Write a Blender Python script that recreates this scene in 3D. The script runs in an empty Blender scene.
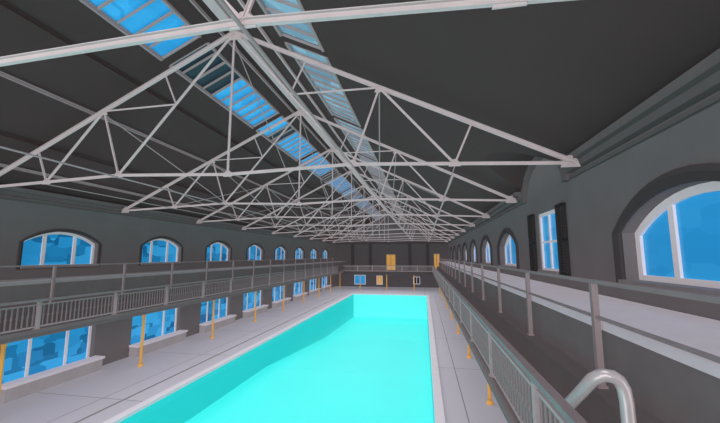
import bpy, bmesh, math, random
from mathutils import Vector, Matrix
random.seed(4)
H=5.3
C=-1.08; XL=-2.93; XR=0.77; HALF=1.85
YN=-1.6; YF=11.6
scene=bpy.context.scene
try:
    scene.view_settings.view_transform='Standard'
    scene.view_settings.look='None'
except Exception: pass
def P(x,y,z): return Vector((x*H,y*H,H+z*H))
def lin(c): 
    c=c/255.0
    return c/12.92 if c<=.04045 else ((c+.055)/1.055)**2.4
def col(r,g,b): return (lin(r),lin(g),lin(b),1)
# ---------- materials
def mat(name,rgb,rough=.6,var=.06,scale=3.0,emis=0.0,metal=0.0,bump=0.0,erg=None):
    m=bpy.data.materials.new(name); m.use_nodes=True
    nt=m.node_tree; b=nt.nodes['Principled BSDF']
    c=col(*rgb)
    tc=nt.nodes.new('ShaderNodeTexCoord'); n=nt.nodes.new('ShaderNodeTexNoise')
    n.inputs['Scale'].default_value=scale; n.inputs['Detail'].default_value=4
    nt.links.new(tc.outputs['Object'],n.inputs['Vector'])
    r=nt.nodes.new('ShaderNodeValToRGB')
    r.color_ramp.elements[0].position=.3; r.color_ramp.elements[1].position=.7
    r.color_ramp.elements[0].color=tuple(max(0,v*(1-var)) for v in c[:3])+(1,)
    r.color_ramp.elements[1].color=tuple(min(1,v*(1+var)) for v in c[:3])+(1,)
    nt.links.new(n.outputs['Fac'],r.inputs['Fac'])
    nt.links.new(r.outputs['Color'],b.inputs['Base Color'])
    b.inputs['Roughness'].default_value=rough; b.inputs['Metallic'].default_value=metal
    b.inputs['Specular IOR Level'].default_value=.2
    if emis>0:
        if erg: b.inputs['Emission Color'].default_value=col(*erg)
        else: nt.links.new(r.outputs['Color'],b.inputs['Emission Color'])
        b.inputs['Emission Strength'].default_value=emis
    return m
M_wall=mat('grey_plaster',(106,101,102),.9,.04,1.2)
M_sur=mat('dark_surround_and_shade',(64,60,61),.9,.04,1.2)  # window surrounds; also paints shade on left window rims and end gallery
M_roof=mat('dark_roof_boarding',(58,49,49),.95,.04,.6)
M_cor=mat('cornice_plaster',(90,85,86),.85,.04)
M_steel=mat('pale_painted_steel',(170,160,161),.5,.05)
M_purl=mat('purlin_steel',(134,126,127),.5,.05)
M_rail=mat('grey_painted_rail',(134,122,124),.5,.06)
M_bal=mat('baluster_grey',(104,95,97),.5,.06)
M_frame=mat('white_window_frame',(220,216,219),.5,.02)
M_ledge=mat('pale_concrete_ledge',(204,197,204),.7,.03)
M_slab=mat('gallery_concrete',(94,86,87),.8,.05)
M_riser=mat('gallery_riser_concrete',(110,103,104),.8,.05)
M_endw=mat('end_wall_plaster',(82,79,81),.9,.05)  # darker than the side walls, painting in shadow from the end gallery
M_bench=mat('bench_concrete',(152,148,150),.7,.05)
M_orange=mat('ochre_painted_iron',(205,152,72),.45,.05)
M_shut=mat('dark_shutter_paint',(36,35,36),.6,.05)
M_cope=mat('pool_coping_stone',(118,113,114),.6,.04)
M_edge=mat('pool_edge_stone',(188,184,190),.6,.03)
M_amber=mat('amber_lit_glass',(205,155,75),.4,.1,4,.25)
M_basin=mat('cyan_pool_tile',(64,224,218),.5,.02,.3,.02)  # faint glow added to brighten the pool floor
M_basin_shade=mat('shaded_pool_side_tile',(46,198,198),.5,.02,.3,.0)  # darker copy of the basin tile, painting in side-wall shade
M_basin_lit=mat('lit_pool_end_tile',(98,230,226),.5,.02,.3,.02)  # paler copy of the basin tile with faint glow, painting in light
def glassmat(name,c1,c2,em,amt=1.0,mo=.72):
    m=bpy.data.materials.new(name); m.use_nodes=True
    nt=m.node_tree; b=nt.nodes['Principled BSDF']
    L=nt.links.new
    tc=nt.nodes.new('ShaderNodeTexCoord'); mp=nt.nodes.new('ShaderNodeMapping'); mp.inputs['Scale'].default_value=(.55,.55,1.1)
    L(tc.outputs['Object'],mp.inputs['Vector'])
    v=nt.nodes.new('ShaderNodeTexVoronoi'); v.distance='CHEBYCHEV'; v.inputs['Scale'].default_value=2.0; L(mp.outputs['Vector'],v.inputs['Vector'])  # blocky cells paint building reflections into the pane colour
    bw=nt.nodes.new('ShaderNodeSeparateColor'); L(v.outputs['Color'],bw.inputs[0])
    r=nt.nodes.new('ShaderNodeValToRGB'); e=r.color_ramp.elements
    e[0].position=0; e[0].color=col(*[x*(1-amt)+x*mo*amt for x in c1]); e[1].position=1; e[1].color=col(*c2)
    q=e.new(.5); q.color=col(*[(a+b_)/2 for a,b_ in zip(c1,c2)])
    L(bw.outputs[0],r.inputs['Fac'])
    L(r.outputs['Color'],b.inputs['Base Color']); L(r.outputs['Color'],b.inputs['Emission Color'])
    b.inputs['Emission Strength'].default_value=em; b.inputs['Roughness'].default_value=.2; b.inputs['Specular IOR Level'].default_value=.3
    return m
M_glass=glassmat('blue_window_glass',(16,108,162),(50,150,204),.55,.7)
M_clean=glassmat('clear_blue_window_glass',(28,126,182),(42,140,194),.55,.0)
M_pale=glassmat('pale_painted_reflection_glass',(92,130,150),(122,160,180),.4,.2)  # paler pane colour stands in for the roof reflected in it
M_blind=mat('dark_blind_pane',(30,46,58),.4,.1)
def deckmat():
    m=bpy.data.materials.new('pale_deck_slabs'); m.use_nodes=True
    nt=m.node_tree; b=nt.nodes['Principled BSDF']
    tc=nt.nodes.new('ShaderNodeTexCoord')
    k=nt.nodes.new('ShaderNodeTexBrick'); k.offset=0; k.inputs['Scale'].default_value=1
    k.inputs['Brick Width'].default_value=6.0; k.inputs['Row Height'].default_value=6.0
    k.inputs['Mortar Size'].default_value=.016
    k.inputs['Color1'].default_value=col(164,161,170); k.inputs['Color2'].default_value=col(161,158,167)
    k.inputs['Mortar'].default_value=col(92,90,94)
    nt.links.new(tc.outputs['Object'],k.inputs['Vector']); nt.links.new(k.outputs['Color'],b.inputs['Base Color'])
    b.inputs['Roughness'].default_value=.6
    return m
M_deck=deckmat()
def watermat():
    m=bpy.data.materials.new('clear_cyan_water'); m.use_nodes=True
    nt=m.node_tree; nt.nodes.remove(nt.nodes['Principled BSDF'])
    out=nt.nodes['Material Output']
    t=nt.nodes.new('ShaderNodeBsdfTransparent'); t.inputs['Color'].default_value=(.94,1,1,1)
    g=nt.nodes.new('ShaderNodeBsdfGlossy'); g.inputs['Roughness'].default_value=.1; g.inputs['Color'].default_value=(.6,.95,1,1)
    mx=nt.nodes.new('ShaderNodeMixShader'); mx.inputs[0].default_value=.03
    nt.links.new(t.outputs[0],mx.inputs[1]); nt.links.new(g.outputs[0],mx.inputs[2])
    nt.links.new(mx.outputs[0],out.inputs['Surface'])
    return m
M_water=watermat()
# ---------- mesh builder
class MB:
    def __init__(s): s.v=[]; s.f=[]; s.m=[]
    def add(s,vs,fs,mi=0):
        o=len(s.v); s.v+= [Vector(v) for v in vs]
        for f in fs: s.f.append([o+i for i in f]); s.m.append(mi)
    def box(s,a,b,mi=0):
        x0,y0,z0=[min(a[i],b[i]) for i in range(3)]; x1,y1,z1=[max(a[i],b[i]) for i in range(3)]
        s.add([(x0,y0,z0),(x1,y0,z0),(x1,y1,z0),(x0,y1,z0),(x0,y0,z1),(x1,y0,z1),(x1,y1,z1),(x0,y1,z1)],
              [(0,3,2,1),(4,5,6,7),(0,1,5,4),(1,2,6,5),(2,3,7,6),(3,0,4,7)],mi)
    def prof(s,p1,p2,pts,nrm=None,mi=0):
        p1=Vector(p1);p2=Vector(p2); d=(p2-p1).normalized()
        side=Vector(nrm) if nrm else Vector((0,1,0))
        if abs(side.dot(d))>.95: side=Vector((1,0,0))
        side=(side-d*side.dot(d)).normalized(); up=side.cross(d).normalized()
        if up.z<0 : up=-up
        n=len(pts); vs=[p1+side*a+up*b for a,b in pts]+[p2+side*a+up*b for a,b in pts]
        fs=[(i,(i+1)%n,n+(i+1)%n,n+i) for i in range(n)]+[tuple(range(n))[::-1],tuple(range(n,2*n))]
        s.add(vs,fs,mi)
    def bar(s,p1,p2,w,h,nrm=None,mi=0):
        s.prof(p1,p2,[(-w/2,-h/2),(w/2,-h/2),(w/2,h/2),(-w/2,h/2)],nrm,mi)
    def tee(s,p1,p2,w,h,t=.012,mi=0):
        b=w*.3
        s.prof(p1,p2,[(-w/2,h/2),(-w/2,h/2-t),(-t,h/2-t),(-t,-h/2+t),(-b,-h/2+t),(-b,-h/2),(b,-h/2),(b,-h/2+t),(t,-h/2+t),(t,h/2-t),(w/2,h/2-t),(w/2,h/2)],None,mi)
    def tube(s,pts,r,n=10,mi=0):
        pts=[Vector(p) for p in pts]; o=len(s.v); k=len(pts)
        ref=Vector((0,0,1))
        for i,p in enumerate(pts):
            d=((pts[min(i+1,k-1)]-pts[max(i-1,0)])).normalized()
            a=ref if abs(d.dot(ref))<.9 else Vector((0,1,0))
            if i==0: u=(a-d*a.dot(d)).normalized()
            else: u=(u-d*u.dot(d)).normalized()
            w=d.cross(u)
            for j in range(n):
                t=2*math.pi*j/n; s.v.append(p+u*r*math.cos(t)+w*r*math.sin(t))
        for i in range(k-1):
            for j in range(n):
                s.f.append([o+i*n+j,o+i*n+(j+1)%n,o+(i+1)*n+(j+1)%n,o+(i+1)*n+j]); s.m.append(mi)
        s.f.append([o+j for j in range(n)][::-1]); s.m.append(mi)
        s.f.append([o+(k-1)*n+j for j in range(n)]); s.m.append(mi)
    def lathe(s,prof,n=14,mi=0,c=(0,0)):
        o=len(s.v)
        for r,z in prof:
            for j in range(n):
                t=2*math.pi*j/n; s.v.append(Vector((c[0]+r*math.cos(t),c[1]+r*math.sin(t),z)))
        for i in range(len(prof)-1):
            for j in range(n):
                s.f.append([o+i*n+j,o+i*n+(j+1)%n,o+(i+1)*n+(j+1)%n,o+(i+1)*n+j]); s.m.append(mi)
        s.f.append([o+j for j in range(n)][::-1]); s.m.append(mi)
        s.f.append([o+(len(prof)-1)*n+j for j in range(n)]); s.m.append(mi)
    def mesh(s,name,mats,smooth=False):
        me=bpy.data.meshes.new(name); me.from_pydata([tuple(v) for v in s.v],[],s.f)
        for m in mats: me.materials.append(m)
        for p,mi in zip(me.polygons,s.m): p.material_index=mi; p.use_smooth=smooth
        bm=bmesh.new(); bm.from_mesh(me); bmesh.ops.recalc_face_normals(bm,faces=bm.faces); bm.to_mesh(me); bm.free()
        return me
def link(o): scene.collection.objects.link(o); return o
def obj(name,mb,mats,loc=(0,0,0),parent=None,label=None,cat=None,kind=None,group=None,smooth=False):
    me=mb if isinstance(mb,bpy.types.Mesh) else mb.mesh(name,mats if isinstance(mats,list) else [mats],smooth)
    o=bpy.data.objects.new(name,me); o.location=loc; link(o)
    tag(o,label,cat,kind,group)
    if parent: o.parent=parent
    return o
def tag(o,label=None,cat=None,kind=None,group=None):
    if label:o['label']=label
    if cat:o['category']=cat
    if kind:o['kind']=kind
    if group:o['group']=group
def empty(name,loc,label,cat,group=None):
    o=bpy.data.objects.new(name,None); o.location=loc; o.empty_display_size=.3; link(o); tag(o,label,cat,None,group); return o
def copy_thing(t,loc,scale=None):
    n=t.copy(); link(n); n.location=loc
    if scale: n.scale=scale
    for ch in [c for c in bpy.data.objects if c.parent==t]:
        c=ch.copy(); link(c); c.parent=n
    return n
# ---------- arch helpers
def arch(s0,w,z0,zs,zt,n=14,inset=0):
    w2=w/2-inset; z0=z0+inset; 
    rise=zt-zs; full=w/2; R=(full*full+rise*rise)/(2*rise); cz=zt-R; R2=R-inset
    pts=[(s0-w2,z0),(s0+w2,z0)]
    a=math.asin(min(1,w2/R2))
    for i in range(n+1):
        t=a-2*a*i/n; pts.append((s0+R2*math.sin(t),cz+R2*math.cos(t)))
    return pts
def rect(s0,w,z0,zt,inset=0):
    w2=w/2-inset; return [(s0-w2,z0+inset),(s0+w2,z0+inset),(s0+w2,zt-inset),(s0-w2,zt-inset)]
def wall_with_holes(name,outer,holes,mp,thick,material):
    bm=bmesh.new()
    def loop(pts):
        vs=[bm.verts.new((a,0,b)) for a,b in pts]; return [bm.edges.new((vs[i],vs[(i+1)%len(vs)])) for i in range(len(vs))]
    es=loop(outer)
    for h in holes: es+=loop(h)
    bmesh.ops.triangle_fill(bm,use_beauty=True,edges=es,use_dissolve=False,normal=(0,1,0))
    bm.verts.index_update()
    mb=MB(); tri=[[v.index for v in f.verts] for f in bm.faces]; co=[v.co.copy() for v in bm.verts]; bm.free()
    mb.add([mp(c.x,0,c.z) for c in co],tri); mb.add([mp(c.x,thick,c.z) for c in co],tri)
    for L in [outer]+holes:
        k=len(L); mb.add([mp(a,0,b) for a,b in L]+[mp(a,thick,b) for a,b in L],[(i,(i+1)%k,k+(i+1)%k,k+i) for i in range(k)])
    me=bpy.data.meshes.new(name); me.from_pydata([tuple(v) for v in mb.v],[],mb.f); me.materials.append(material)
    bm=bmesh.new(); bm.from_mesh(me); bmesh.ops.remove_doubles(bm,verts=bm.verts,dist=1e-4); bmesh.ops.recalc_face_normals(bm,faces=bm.faces); bm.to_mesh(me); bm.free()
    return obj(name,me,None,kind='structure')
wn=[0]
def window(outline,inner,mp,d0,d1,mulls,zb,topf,fw=.07,gl=None,transom=None):
    wn[0]+=1
    mb=MB(); k=len(outline)
    vs=[mp(a,d0,b) for a,b in outline]+[mp(a,d0,b) for a,b in inner]+[mp(a,d1,b) for a,b in outline]+[mp(a,d1,b) for a,b in inner]
    fs=[]
    for i in range(k):
        j=(i+1)%k
        fs+=[(i,j,k+j,k+i),(k+i,k+j,3*k+j,3*k+i),(2*k+i,2*k+j,3*k+j,3*k+i),(i,j,2*k+j,2*k+i)]
    mb.add(vs,fs)
    for s,w in mulls:
        zt=topf(s)
        a=[(s-w/2,zb),(s+w/2,zb),(s+w/2,zt),(s-w/2,zt)]
        mb.add([mp(x,d0+.01,z) for x,z in a]+[mp(x,d1-.01,z) for x,z in a],[(0,1,2,3),(7,6,5,4),(0,1,5,4),(1,2,6,5),(2,3,7,6),(3,0,4,7)])
    if transom:
        z,w,sa,sb=transom; a=[(sa,z-w/2),(sb,z-w/2),(sb,z+w/2),(sa,z+w/2)]
        mb.add([mp(x,d0+.015,z) for x,z in a]+[mp(x,d1-.015,z) for x,z in a],[(0,1,2,3),(7,6,5,4),(0,1,5,4),(1,2,6,5),(2,3,7,6),(3,0,4,7)])
    o=obj('window_%d'%wn[0],mb,M_frame,kind='structure')
    g=MB(); dm=(d0+d1)/2
    g.add([mp(a,dm,b) for a,b in inner],[tuple(range(k))])
    obj('glass_pane',g,gl or M_glass,parent=o)
    return o
# ---------- walls
zW=H+.49*H
def mpL(s,d,z): return Vector((XL*H-d,s,z))
def mpR(s,d,z): return Vector((XR*H+d,s,z))
def Z(z): return H+z*H
def arch_win_params(yc,w,z0,zs,zt): return (yc*H,w*H,Z(z0),Z(zs),Z(zt))
left_up=[(2.43+1.125*k) for k in range(-3,9)]
left_up=[y for y in left_up if y+.35<YF]
right_up=[(1.20+1.145*k) for k in range(-2,9)]
holesL=[];specL=[]
for y in left_up:
    p=arch_win_params(y,.62,-.09,.11,.20); holesL.append(arch(*p)); specL.append(('a',p))
    q=(y*H,.72*H,Z(-.93),Z(-.60)); holesL.append(rect(*q)); specL.append(('r',q))
wall_with_holes('wall_left',[(YN*H,0),(YF*H,0),(YF*H,zW),(YN*H,zW)],holesL,mpL,.5,M_wall)
holesR=[];specR=[]
for i,y in enumerate(right_up):
    if i==3: q=(2.38*H,.34*H,Z(-.10),Z(.28)); holesR.append(rect(*q)); specR.append(('r',q)); continue
    p=arch_win_params(y,.70,-.10,.09,.215); holesR.append(arch(*p)); specR.append(('a',p))
LY,LW,LZ0,LZ1=2.40,.42,.40,.66
def lz(y):
    u=(y-LY)/LW
    return LZ0+(LZ1-LZ0)*math.sqrt(max(0,1-u*u))
ldy=LW*math.sqrt(1-((.49-LZ0)/(LZ1-LZ0))**2)
lys=[LY-ldy+2*ldy*i/20 for i in range(21)]
outerR=[(YN*H,0),(YF*H,0),(YF*H,zW)]+[(y*H,Z(max(.4901,lz(y)))) for y in lys[::-1]]+[(YN*H,zW)]
wall_with_holes('wall_right',outerR,holesR,mpR,.6,M_wall)
def mk(spec,mp,d,ins,dr,gl):
    for t,p in spec:
        if t=='a':
            s0,w,z0,zs,zt=p
            rise=zt-zs; R=((w/2)**2+rise**2)/(2*rise); cz=zt-R
            topf=lambda s,R=R,cz=cz,s0=s0: cz+math.sqrt(R*R-(s-s0)**2)-.05
            window(arch(s0,w,z0,zs,zt),arch(s0,w,z0,zs,zt,inset=ins),mp,d,d+.12,[(s0-w*.2,.14),(s0+w*.2,.14)],z0+.05,topf,gl=gl)
        else:
            s0,w,z0,zt=p
            n=3 if w>3 else 1
            ms=[(s0-w*.2,.11),(s0+w*.2,.11)] if n==3 else [(s0,.10)]
            tr=None if n==3 else ((z0+zt)/2,.07,s0-w/2+.05,s0+w/2-.05)
            window(rect(s0,w,z0,zt),rect(s0,w,z0,zt,inset=.12),mp,dr,dr+.12,ms,z0+.05,lambda s,zt=zt:zt-.05,transom=tr,gl=gl)
mk(specL,mpL,.22,.11,.22,M_glass); mk(specR,mpR,.26,.15,.04,M_clean)
tn=[0]
def trim(mb,m=None):
    tn[0]+=1; return obj('trim_%d'%tn[0],mb,m or M_cor,kind='structure')
def surround(p,mp,wd=.16,pr=.07):
    s0,w,z0,zs,zt=p
    a=arch(s0,w,z0,zs,zt); b=arch(s0,w+2*wd,z0-wd*.3,zs,zt+wd); b2=arch(s0,w+1.2*wd,z0-wd*.15,zs,zt+wd*.6)
    k=len(a); mb=MB(); fs=[]
    for i in range(k):
        j=(i+1)%k; fs+=[(i,j,4*k+j,4*k+i),(4*k+i,4*k+j,k+j,k+i),(i,j,2*k+j,2*k+i),(k+i,k+j,3*k+j,3*k+i)]
    mb.add([mp(x,-pr*.6,z) for x,z in a]+[mp(x,-pr*.5,z) for x,z in b]+[mp(x,.02,z) for x,z in a]+[mp(x,0,z) for x,z in b]+[mp(x,-pr,z) for x,z in b2],fs)
    trim(mb,M_sur)
for t,p in specR:
    if t=='a': surround(p,mpR,.26,.10)
for t,p in specL:
    if t=='a': surround(p,mpL,.14,.06)  # dark rims paint crease shade around the left windows
for spec,mp in ((specL,mpL),(specR,mpR)):
    for t,p in spec:
        s0,w,z0=p[0],p[1],p[2]
        dd=.04 if (mp is mpR and t=='r') else .22
        mb=MB(); a=mp(s0-w/2-.02,-.12,z0-.02); b=mp(s0+w/2+.02,dd,z0+.05); mb.box(a,b); trim(mb,M_cope)
# cornices (right one is broken by the arched recess)
for sgn,X,runs in ((1,XL,((YN,YF),)),(-1,XR,((YN,LY-LW-.02),(LY+LW+.02,YF)))):
    for ya,yb in runs:
        mb=MB()
        for z0,z1,d in ((.40,.415,.015),(.43,.46,.035),(.46,.492,.065)):
            mb.box(P(X,ya,z0),P(X+sgn*d,yb,z1))
        trim(mb,M_cor)
mb=MB(); n=24
oa=[];ia=[]
for i in range(n+1):
    t=math.pi*i/n
    oa.append((LY+(LW+.02)*math.cos(t),LZ0+(LZ1-LZ0+.0)*math.sin(t)-.004)); ia.append((LY+(LW-.045)*math.cos(t),LZ0+(LZ1-LZ0-.035)*math.sin(t)-.004))
k=n+1
mb.add([P(XR-.002,s,z) for s,z in oa]+[P(XR-.03,s,z) for s,z in oa]+[P(XR-.03,s,z) for s,z in ia]+[P(XR-.002,s,z) for s,z in ia],
  [f for i in range(n) for f in ((i,i+1,k+i+1,k+i),(k+i,k+i+1,2*k+i+1,2*k+i),(2*k+i,2*k+i+1,3*k+i+1,3*k+i))]+[(0,k,2*k,3*k),(n,k+n,2*k+n,3*k+n)])
trim(mb,M_cor)
# shutters
for yc in (2.11,2.66):
    e=empty('window_shutter',P(XR-.014,yc,-.11),'dark painted louvred shutter hung beside a tall window','shutter','dark shutters beside the tall window')
    mb=MB(); w=.10*H/2; hh=.40*H
    for q in (-1,1): mb.box((-.06,q*w,0),(.06,q*(w-.07),hh))
    for z in (0,hh/2-.04,hh-.08): mb.box((-.06,-w,z),(.06,w,z+.08))
    obj('shutter_frame',mb,M_shut,parent=e)
    mb=MB()
    for i in range(22):
        z=.1+i*(hh-.2)/22; mb.prof((0,-w+.06,z),(0,w-.06,z),[(-.03,-.02),(.03,.02),(.03,.03),(-.03,-.01)],(1,0,0))
    obj('louvre_panel',mb,M_shut,parent=e)
# far gable wall
mb=MB()
pts=[(XL,-1),(XR,-1),(XR,.49),(C,1.42),(XL,.49)]
mb.add([P(x,YF,z) for x,z in pts]+[P(x,YF+.08,z) for x,z in pts],[(0,1,2,3,4),(9,8,7,6,5)]+[(i,(i+1)%5,5+(i+1)%5,5+i) for i in range(5)])
obj('wall_back',mb,M_endw,kind='structure')
for x in (-2.35,-1.75,-.45,.12):
    mb=MB(); mb.box(P(x-.05,YF-.06,-.46),P(x+.05,YF,.40)); trim(mb,M_sur)
mb=MB(); mb.box(P(XL,YF-.07,.40),P(XR,YF,.46)); trim(mb,M_sur)
def mpB(s,d,z): return Vector((s,YF*H+d,s*0+z))
for (x,w,z0,z1,g) in ((-2.10,.38,-.93,-.62,M_clean),(-1.45,.20,-.93,-.64,M_amber),(-.25,.22,-.90,-.66,M_blind)):
    window(rect(x*H,w*H,Z(z0),Z(z1)),rect(x*H,w*H,Z(z0),Z(z1),.1),mpB,-.08,-.01,[(x*H,.08)],Z(z0)+.05,lambda s,z1=z1:Z(z1)-.05,gl=g)
for n,(x,w,z0,z1) in enumerate(((-1.07,.32,-.45,.04),(.40,.20,-.45,.06))):
    mb=MB()
    for q in (x-w/2,x+w/2-.02): mb.box(P(q,YF-.02,z0),P(q+.02,YF,z1))
    mb.box(P(x-w/2,YF-.02,z1),P(x+w/2,YF,z1+.02)); mb.box(P(x-.008,YF-.016,z0),P(x+.008,YF,z1))
    d=obj('door_%d'%(n+1),mb,M_cope,kind='structure')
    mb=MB(); mb.box(P(x-w/2+.02,YF-.01,z0),P(x+w/2-.02,YF,z1)); obj('door_leaf',mb,M_amber,parent=d)
# ---------- roof
def roofz(t): return 1.40-.492*t
def RP(sgn,t,y,off=0): 
    n=Vector((sgn*.4415,0,.897)); return P(C+sgn*t,y,roofz(t))+n*off
SK={-1:(.20,.45),1:(.31,.56)}
bays=[.62+1.15*k for k in range(-1,10)]
mb=MB()
def slab(sgn,t0,t1,y0,y1,th=.15,t1b=None):
    t1b=t1 if t1b is None else t1b
    vs=[RP(sgn,t0,y0),RP(sgn,t1,y0),RP(sgn,t1b,y1),RP(sgn,t0,y1),RP(sgn,t0,y0,th),RP(sgn,t1,y0,th),RP(sgn,t1b,y1,th),RP(sgn,t0,y1,th)]
    mb.add(vs,[(0,1,2,3),(4,5,6,7),(0,1,5,4),(1,2,6,5),(2,3,7,6),(3,0,4,7)])
slab(-1,0,SK[-1][0],YN,YF); slab(-1,SK[-1][1],HALF+.1,YN,YF)
TS=1.42
slab(1,0,SK[1][0],YN,YF); slab(1,SK[1][1],TS,YN,YF)
slab(1,TS,HALF+.1,YN,lys[0]); slab(1,TS,HALF+.1,lys[-1],YF)
lt=lambda y:(1.40-max(.4901,lz(y)))/.492
for ya,yb in zip(lys[:-1],lys[1:]): 
    slab(1,TS,lt(ya),ya,yb,t1b=lt(yb))
    za_,zb_=max(.4901,lz(ya)),max(.4901,lz(yb))
    mb.add([RP(1,lt(ya),ya),P(XR+.03,ya,za_),P(XR+.03,yb,zb_),RP(1,lt(yb),yb)],[(0,1,2,3)])
for sgn in (-1,1):
    a,b=SK[sgn]
    for y in bays: slab(sgn,a,b,y-.035,y+.035)
obj('ceiling',mb,M_roof,kind='structure')
for sgn in (-1,1):
    a,b=SK[sgn]; ys=[YN-.035]+bays+[YF+.03]
    for i in range(len(ys)-1):
        y0=ys[i]+.035; y1=ys[i+1]-.035
        if y1-y0<.1: continue
        wn[0]+=1; mb=MB(); nn=max(2,int((y1-y0)/.19))
        for t in (a,b): mb.bar(RP(sgn,t,y0,.0),RP(sgn,t,y1,.0),.08,.12)
        nb_=nn*2
        for j in range(nb_+1):
            y=y0+(y1-y0)*j/nb_; mb.bar(RP(sgn,a,y,.02),RP(sgn,b,y,.02),.045 if (j%2==0 and sgn<0) else .022,.08)
        o=obj('window_%d'%wn[0],mb,M_purl,kind='structure')
        g=MB()
        dark=set() if sgn>0 else {3:{0,1},4:{1},5:{4},6:{0},7:{2,3},8:{0,1},9:{1,2}}.get(i,set())
        for j in range(nn):
            ya=y0+(y1-y0)*j/nn; yb=y0+(y1-y0)*(j+1)/nn
            g.add([RP(sgn,a,ya,.08),RP(sgn,b,ya,.08),RP(sgn,b,yb,.08),RP(sgn,a,yb,.08)],[(0,1,2,3)],1 if j in dark else 0)
        obj('glass_pane',g,[M_clean if sgn<0 else M_pale,M_blind],parent=o)
# purlins
for sgn,t,m in ((-1,.10,M_purl),(-1,.98,M_purl),(-1,1.36,M_roof),(1,.20,M_steel),(-1,.66,M_roof),(-1,1.62,M_purl)):
    mb=MB(); L=(YF-YN)*H
    c=RP(sgn,t,YN,-.10)
    mb.prof((0,0,0),(0,L,0),[(-.03,.055),(-.03,-.055),(.03,-.055),(.03,-.043),(-.015,-.043),(-.015,.043),(.03,.043),(.03,.055)],(1,0,0))
    obj('roof_purlin',mb,m,loc=c,label='long steel purlin running under dark roof boarding',cat='roof beam',group='steel purlins under the roof')
mb=MB(); mb.prof((0,0,0),(0,(YF-YN)*H,0),[(-.1,.12),(-.1,-.12),(-.16,-.12),(-.16,-.15),(.16,-.15),(.16,-.12),(.1,-.12),(.1,.12)],(1,0,0))
obj('ridge_beam',mb,M_steel,loc=P(C,YN,1.355),label='pale steel ridge beam along the roof peak',cat='roof beam')
# ---------- trusses
zc=.437; za=1.32; hw=1.80
CAM={1:0,.69:.022,.40:.045,0:.02,.985:.0}
def rn(f,s): return Vector((s*f*hw*H,0,(za-(za-zc)*f-zc)*H))
def cn(f,s): return Vector((s*f*hw*H,0,CAM[f]*H))
T=empty('roof_truss',P(C,.62,zc),'pale riveted steel roof truss spanning the pool hall','roof truss','steel roof trusses spanning the hall')
def mem(name,p1,p2,w,h,tee=True):
    mb=MB()
    (mb.tee if tee else mb.bar)(p1,p2,w,h) 
    obj(name,mb,M_steel,parent=T)
for s in (-1,1):
    mem('bottom_chord',cn(1,s),cn(.40,s),.09,.08); mem('bottom_chord',cn(.40,s),cn(0,s),.09,.08)
mem('king_post',rn(0,1),cn(0,1),.065,.055)
for s in (-1,1):
    mem('rafter',rn(0,s),rn(1,s),.12,.11)
    mem('web_strut',rn(0,s),cn(.40,s),.065,.06)
    m=(rn(0,s)+cn(.40,s))*.5
    mem('web_strut',rn(.25,s),m,.045,.04)
    mem('web_strut',m,rn(.48,s),.045,.04)
    mem('web_strut',rn(.48,s),cn(.40,s),.055,.05)
    mem('web_strut',rn(.48,s),cn(.69,s),.065,.06)
    mem('web_strut',rn(.74,s),cn(.69,s),.055,.05)
def gus(p,w,h):
    mb=MB(); q=[(-w,-h*.5),(w,-h*.5),(w*.7,h*.5),(w*.2,h),(-w*.2,h),(-w*.7,h*.5)]
    mb.add([p+Vector((a,-.012,b)) for a,b in q]+[p+Vector((a,.012,b)) for a,b in q],[tuple(range(6)),tuple(range(6,12))[::-1]]+[(i,(i+1)%6,6+(i+1)%6,6+i) for i in range(6)])
    obj('gusset_plate',mb,M_steel,parent=T)
for s in (-1,1):
    gus(cn(.40,s),.16,.13); gus(cn(.69,s),.16,.13); gus(rn(.48,s)-Vector((0,0,.08)),.14,.09); gus(cn(.985,s),.23,.20)
gus(rn(0,1)-Vector((0,0,.15)),.25,.18); gus(cn(0,1),.14,.13)
for k in range(1,10): copy_thing(T,P(C,.62+1.15*k,zc))
for f,s in ((.40,-1),(.40,1),(.69,-1),(.69,1)):
    r_=.025 if f<.5 else .016
    y0=YN if f<.5 else 1.77
    mb=MB(); mb.tube([(0,0,0),(0,(YF-y0)*H*.5,0),(0,(YF-y0)*H,0)],r_,8)
    obj('tie_rod',mb,M_purl,loc=P(C+s*f*hw,y0,zc+CAM[f]-.012),label='thin steel tie rod linking the truss bottom chords',cat='tie rod',group='tie rods between trusses')
def brace(a,b,r=.020):
    mb=MB(); mb.tube([(0,0,0),(b-a)*.5,b-a],r,8)
    obj('brace_rod',mb,M_purl,loc=a,label='thin diagonal steel brace between neighbouring trusses',cat='brace rod',group='diagonal braces between trusses')
up=Vector((0,0,.05)); dn=Vector((0,0,.1))
for k in range(1,9):
    A=P(C,.62+1.15*k,zc); B=P(C,.62+1.15*(k+1),zc)
    for s in (-1,1):
        brace(A+rn(.48,s)-dn,B+cn(.40,s)+up)
        if k>=2:
            brace(A+rn(.74,s)-dn,B+cn(.69,s)+up)
            brace(A+cn(.69,s)+up,B+rn(.48,s)-dn,.016)
    if k>=2: brace(A+cn(.40,1 if k%2 else -1)+up,B+cn(.40,-1 if k%2 else 1)+up,.016)
    brace(A+rn(0,1)-dn*3,B+cn(0,1)+up*2,.018)
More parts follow.
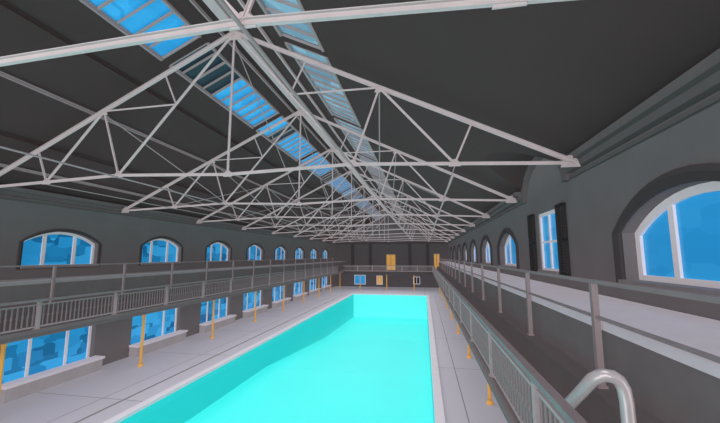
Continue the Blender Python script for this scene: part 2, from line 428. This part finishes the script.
# ---------- floor with pool hole
PX0,PX1,PY0,PY1=-1.84,.043,YN+.3,9.2
mb=MB()
def fl(x0,y0,x1,y1,zt=-1): mb.box(P(x0,y0,zt-.04),P(x1,y1,zt))
fl(XL,YN,PX0-.03,YF); fl(PX1+.03,YN,XR,YF); fl(PX0-.03,PY1+.03,PX1+.03,YF); fl(PX0-.03,YN,PX1+.03,PY0-.03)
obj('floor',mb,M_deck,kind='structure')
mb=MB(); ct=-.98; cw=.06
o_=[(PX0-cw,PY0-cw),(PX1+cw,PY0-cw),(PX1+cw,PY1+cw),(PX0-cw,PY1+cw)]; i_=[(PX0,PY0),(PX1,PY0),(PX1,PY1),(PX0,PY1)]
mb.add([P(x,y,ct) for x,y in o_]+[P(x,y,ct) for x,y in i_]+[P(x,y,-1.0) for x,y in o_]+[P(x,y,-1.0) for x,y in i_],
  [f for i in range(4) for f in ((i,(i+1)%4,4+(i+1)%4,4+i),(i,(i+1)%4,8+(i+1)%4,8+i),(4+i,4+(i+1)%4,12+(i+1)%4,12+i),(8+i,8+(i+1)%4,12+(i+1)%4,12+i))])
obj('pool_coping',mb,M_edge,label='pale stone coping rim around the swimming pool',cat='pool edge')
for x0,x1 in ((PX0-.262,PX0-.245),(PX0-.085,PX0-.066),(PX1+.2,PX1+.206)):
    mb=MB(); mb.box(P(x0,PY0,-1.0),P(x1,PY1+.1,-.998)); obj('drain_channel',mb,M_cope,label='narrow drain channel grating in the pool deck',cat='drain')
mb=MB()
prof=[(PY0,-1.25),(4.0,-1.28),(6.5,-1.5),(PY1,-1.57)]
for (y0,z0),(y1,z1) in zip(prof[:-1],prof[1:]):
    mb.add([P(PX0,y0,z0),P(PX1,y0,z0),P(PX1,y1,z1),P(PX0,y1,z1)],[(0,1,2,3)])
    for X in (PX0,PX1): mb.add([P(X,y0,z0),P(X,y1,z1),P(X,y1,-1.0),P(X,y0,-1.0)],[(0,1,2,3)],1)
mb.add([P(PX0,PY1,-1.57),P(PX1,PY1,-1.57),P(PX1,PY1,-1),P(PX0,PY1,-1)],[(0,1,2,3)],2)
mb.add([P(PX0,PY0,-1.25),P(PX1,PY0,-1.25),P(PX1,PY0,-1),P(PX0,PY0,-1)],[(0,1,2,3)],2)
obj('swimming_pool_basin',mb,[M_basin,M_basin_shade,M_basin_lit],label='long rectangular pool basin lined in bright cyan',cat='swimming pool')
mb=MB(); mb.add([P(PX0,PY0,-1.015),P(PX1,PY0,-1.015),P(PX1,PY1,-1.015),P(PX0,PY1,-1.015)],[(0,1,2,3)])
obj('pool_water',mb,M_water,label='still clear cyan water filling the pool',cat='water',kind='stuff')
# ---------- galleries
GY1=10.4; GE=.24
def mir(x): return 2*C-x
for side in (1,-1):
    mb=MB(); f=(lambda x:x) if side==1 else mir
    y1=YF-.004; xw=.766
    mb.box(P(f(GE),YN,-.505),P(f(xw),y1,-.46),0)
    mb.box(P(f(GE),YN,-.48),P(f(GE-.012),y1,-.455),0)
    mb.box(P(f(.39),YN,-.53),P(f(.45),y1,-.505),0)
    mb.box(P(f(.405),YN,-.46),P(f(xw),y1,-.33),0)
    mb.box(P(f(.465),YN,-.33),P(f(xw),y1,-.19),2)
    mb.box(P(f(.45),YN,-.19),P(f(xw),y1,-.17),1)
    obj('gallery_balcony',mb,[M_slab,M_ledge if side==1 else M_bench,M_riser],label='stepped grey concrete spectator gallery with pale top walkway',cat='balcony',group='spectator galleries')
mb=MB(); mb.box(P(mir(GE),GY1,-.55),P(GE,YF-.004,-.46)); mb.box(P(mir(GE),GY1-.015,-.48),P(GE,GY1,-.455))
obj('gallery_balcony',mb,M_sur,label='concrete gallery crossing the end wall, shade painted into its tone',cat='balcony',group='spectator galleries')  # dark material paints shade onto the end gallery
# columns
colm=MB(); hcol=.469*H
colm.lathe([(.075,.10),(.065,.3),(.06,hcol-.25),(.06,hcol-.16)])
E=empty('iron_column',P(mir(.42),1.83,-1),'slender ochre-painted iron column supporting the gallery','column','ochre columns under the galleries')
obj('column_shaft',colm,M_orange,parent=E,smooth=True)
b=MB(); b.lathe([(.13,0),(.13,.05),(.09,.08),(.08,.12)]); obj('column_base',b,M_orange,parent=E)
b=MB(); b.lathe([(.06,hcol-.18),(.08,hcol-.16),(.065,hcol-.13),(.10,hcol-.05),(.12,hcol-.04),(.12,hcol)]); obj('column_capital',b,M_orange,parent=E)
for k in range(1,9): copy_thing(E,P(mir(.42),1.83+1.115*k,-1))
for k in range(-2,8): copy_thing(E,P(.42,2.65+1.11*k,-1))
for x in (-1.9,-1.1,-.3): copy_thing(E,P(x,GY1+.1,-1),(1,1,.45/.469))
# balustrades
def balustrade(loc,L,detail,rotz=0,nb=None,m1=None,m2=None):
    m1=m1 or M_rail; m2=m2 or M_bal
    nb=nb or int(L/.155)
    e=empty('balustrade',loc,'grey metal balustrade with close upright bars along the gallery edge','railing','balustrade sections along the galleries')
    e.rotation_euler=(0,0,rotz); h=.18*H
    top=MB(); top.bar((0,0,h),(0,L,h),.11,.07,(1,0,0)); obj('top_rail',top,m1,parent=e)
    for zz in (.10,h-.14):
        bt=MB(); bt.bar((0,0,zz),(0,L,zz),.05,.045,(1,0,0)); obj('lower_rail',bt,m1,parent=e)
    for y in (0,L/2):
        p=MB(); p.box((-.05,y-.05,0),(.05,y+.05,h)); p.box((-.075,y-.075,0),(.075,y+.075,.03)); obj('post',p,m1,parent=e)
    if detail:
        me=MB(); me.lathe([(.024,.10),(.024,.40),(.038,.43),(.038,.47),(.024,.5),(.024,h-.14)],10); me=me.mesh('baluster',[m2])
        for i in range(1,nb):
            o=bpy.data.objects.new('baluster',me); o.location=(0,i*L/nb,0); link(o); o.parent=e
    else:
        m=MB()
        for i in range(1,nb): m.box((-.022,i*L/nb-.022,.10),(.022,i*L/nb+.022,h-.14))
        obj('balusters',m,m2,parent=e,kind='stuff')
    return e
SP=1.13
for side,x in ((1,GE+.01),(-1,mir(GE+.01))):
    y0=.35 if side==1 else .75
    k=0
    while y0+SP*(k+1)<=GY1+.2:
        balustrade(P(x,y0+SP*k,-.46),SP*H,k<(3 if side==1 else 4)); k+=1
LL=(GE-mir(GE))*H/3
for k in range(3):
    balustrade(P(GE,GY1+.01,-.46)-Vector((k*LL,0,0)),LL,False,math.pi/2)
# upper guard rails
GS=.60; GX=.435
def guard(loc,L):
    e=empty('guard_rail',loc,'grey steel guard rail with square posts on the upper gallery tier','railing','guard rails on the upper gallery tiers')
    top=.264*H
    m=MB(); m.bar((0,0,top),(0,L,top),.07,.05,(1,0,0)); obj('top_rail',m,M_rail,parent=e)
    m=MB(); m.bar((0,0,top*.66),(0,L,top*.66),.04,.04,(1,0,0)); obj('mid_rail',m,M_rail,parent=e)
    m=MB(); m.box((-.04,-.04,0),(.04,.04,top)); m.box((-.06,-.06,0),(.06,.06,.03)); obj('post',m,M_rail,parent=e)
    return e
g=guard(P(GX,1.03,-.33),GS*H)
for k in range(-2,15): 
    if k!=0: copy_thing(g,P(GX,1.03+GS*k,-.33))
for k in range(0,16): copy_thing(g,P(mir(GX),.9+GS*k,-.33))
# stair handrail: slopes down along the gallery, then bends into a vertical leg
A0=P(.296,1.04,-.46)
e=empty('stair_handrail',A0,'polished grey tubular handrail sloping down gallery steps','handrail')
T0=P(.330,.815,-.246)
pts=[P(.296,1.04,-.46),P(.297,1.035,-.448)]
d0=P(.300,1.02,-.430)
pts+=[d0+(T0-d0)*(i/6) for i in range(7)]
pts+=[P(.338,.808,-.238),P(.347,.803,-.234),P(.360,.80,-.235),P(.370,.80,-.242),P(.377,.80,-.256),P(.380,.80,-.28),P(.381,.80,-.36),P(.381,.80,-.46)]
pts=[p-e.location for p in pts]
M_tube=mat('polished_grey_tube',(190,183,185),.3,.03,3,0,.3)
m=MB(); m.tube(pts,.066,16); obj('handrail_tube',m,M_tube,parent=e,smooth=True)
for p in (pts[0],pts[-1]):
    m=MB(); m.lathe([(.10,p.z),(.10,p.z+.02),(.075,p.z+.035)],14,c=(p.x,p.y)); obj('base_flange',m,M_rail,parent=e)
# benches
bm_=MB(); L=.76*H
bm_.box((.01,-L/2,.50),(.55,L/2,.60))
be=empty('wall_bench',P(XL,2.43,-1),'long pale concrete bench against the wall under a window','bench','concrete benches under the windows')
obj('seat_slab',bm_,M_ledge,parent=be)
b=MB()
b.box((.01,-L/2+.04,0),(.47,L/2-.04,.50)); obj('bench_base',b,M_bench,parent=be)
for k in range(1,8): copy_thing(be,P(XL,2.43+1.125*k,-1))
# ---------- lights
def fill_sun(d,e,c=(1,1,1),shadow=False):  # unseen shadowless fills added to brighten the enclosed hall
    l=bpy.data.lights.new('fill_sun','SUN'); l.energy=e; l.color=c; l.angle=.5
    if not shadow:
        try: l.use_shadow=False
        except Exception: pass
        try: l.cycles.cast_shadow=False
        except Exception: pass
    o=bpy.data.objects.new('fill_sun',l); o.rotation_euler=Vector(d).to_track_quat('-Z','Y').to_euler(); link(o)
fill_sun((.12,.1,-1),1.5,(1,.98,1))
fill_sun((.6,.5,.25),1.1,(1,.92,.93))
fill_sun((-.7,.6,.12),1.2,(1,.93,.94))
def area(name,loc,rot,sx,sy,e,c=(1,1,1)):
    l=bpy.data.lights.new(name,'AREA'); l.shape='RECTANGLE'; l.size=sx; l.size_y=sy; l.energy=e; l.color=c
    o=bpy.data.objects.new(name,l); o.location=loc; o.rotation_euler=rot; link(o)
area('hall_end_fill',(C*H,-8.2,7.5),(math.radians(90),0,0),14,6,900)  # unseen fill added behind the camera
yc=(YN+YF)/2*H; LY_=(YF-YN)*H-1
area('hall_up_fill',(C*H,yc,7.45),(math.pi,0,0),18,LY_,1900,(1,.90,.91))  # unseen upward fill added to brighten the roof
area('pool_down_fill',(C*H+.2,yc,3.75),(0,0,0),13.6,LY_,2700,(1,.98,1))  # unseen downward fill added to light pool and deck
w=bpy.data.worlds.new('World'); scene.world=w; w.use_nodes=True
w.node_tree.nodes['Background'].inputs['Color'].default_value=(1,.94,.93,1); w.node_tree.nodes['Background'].inputs['Strength'].default_value=.7
# ---------- camera
cd=bpy.data.cameras.new('camera'); cd.sensor_width=36; cd.lens=17.5; cd.clip_end=300
co=bpy.data.objects.new('camera',cd); co.location=(0,0,H); co.rotation_euler=(math.radians(90+7.25),0,math.radians(10.28)); link(co)
scene.camera=co
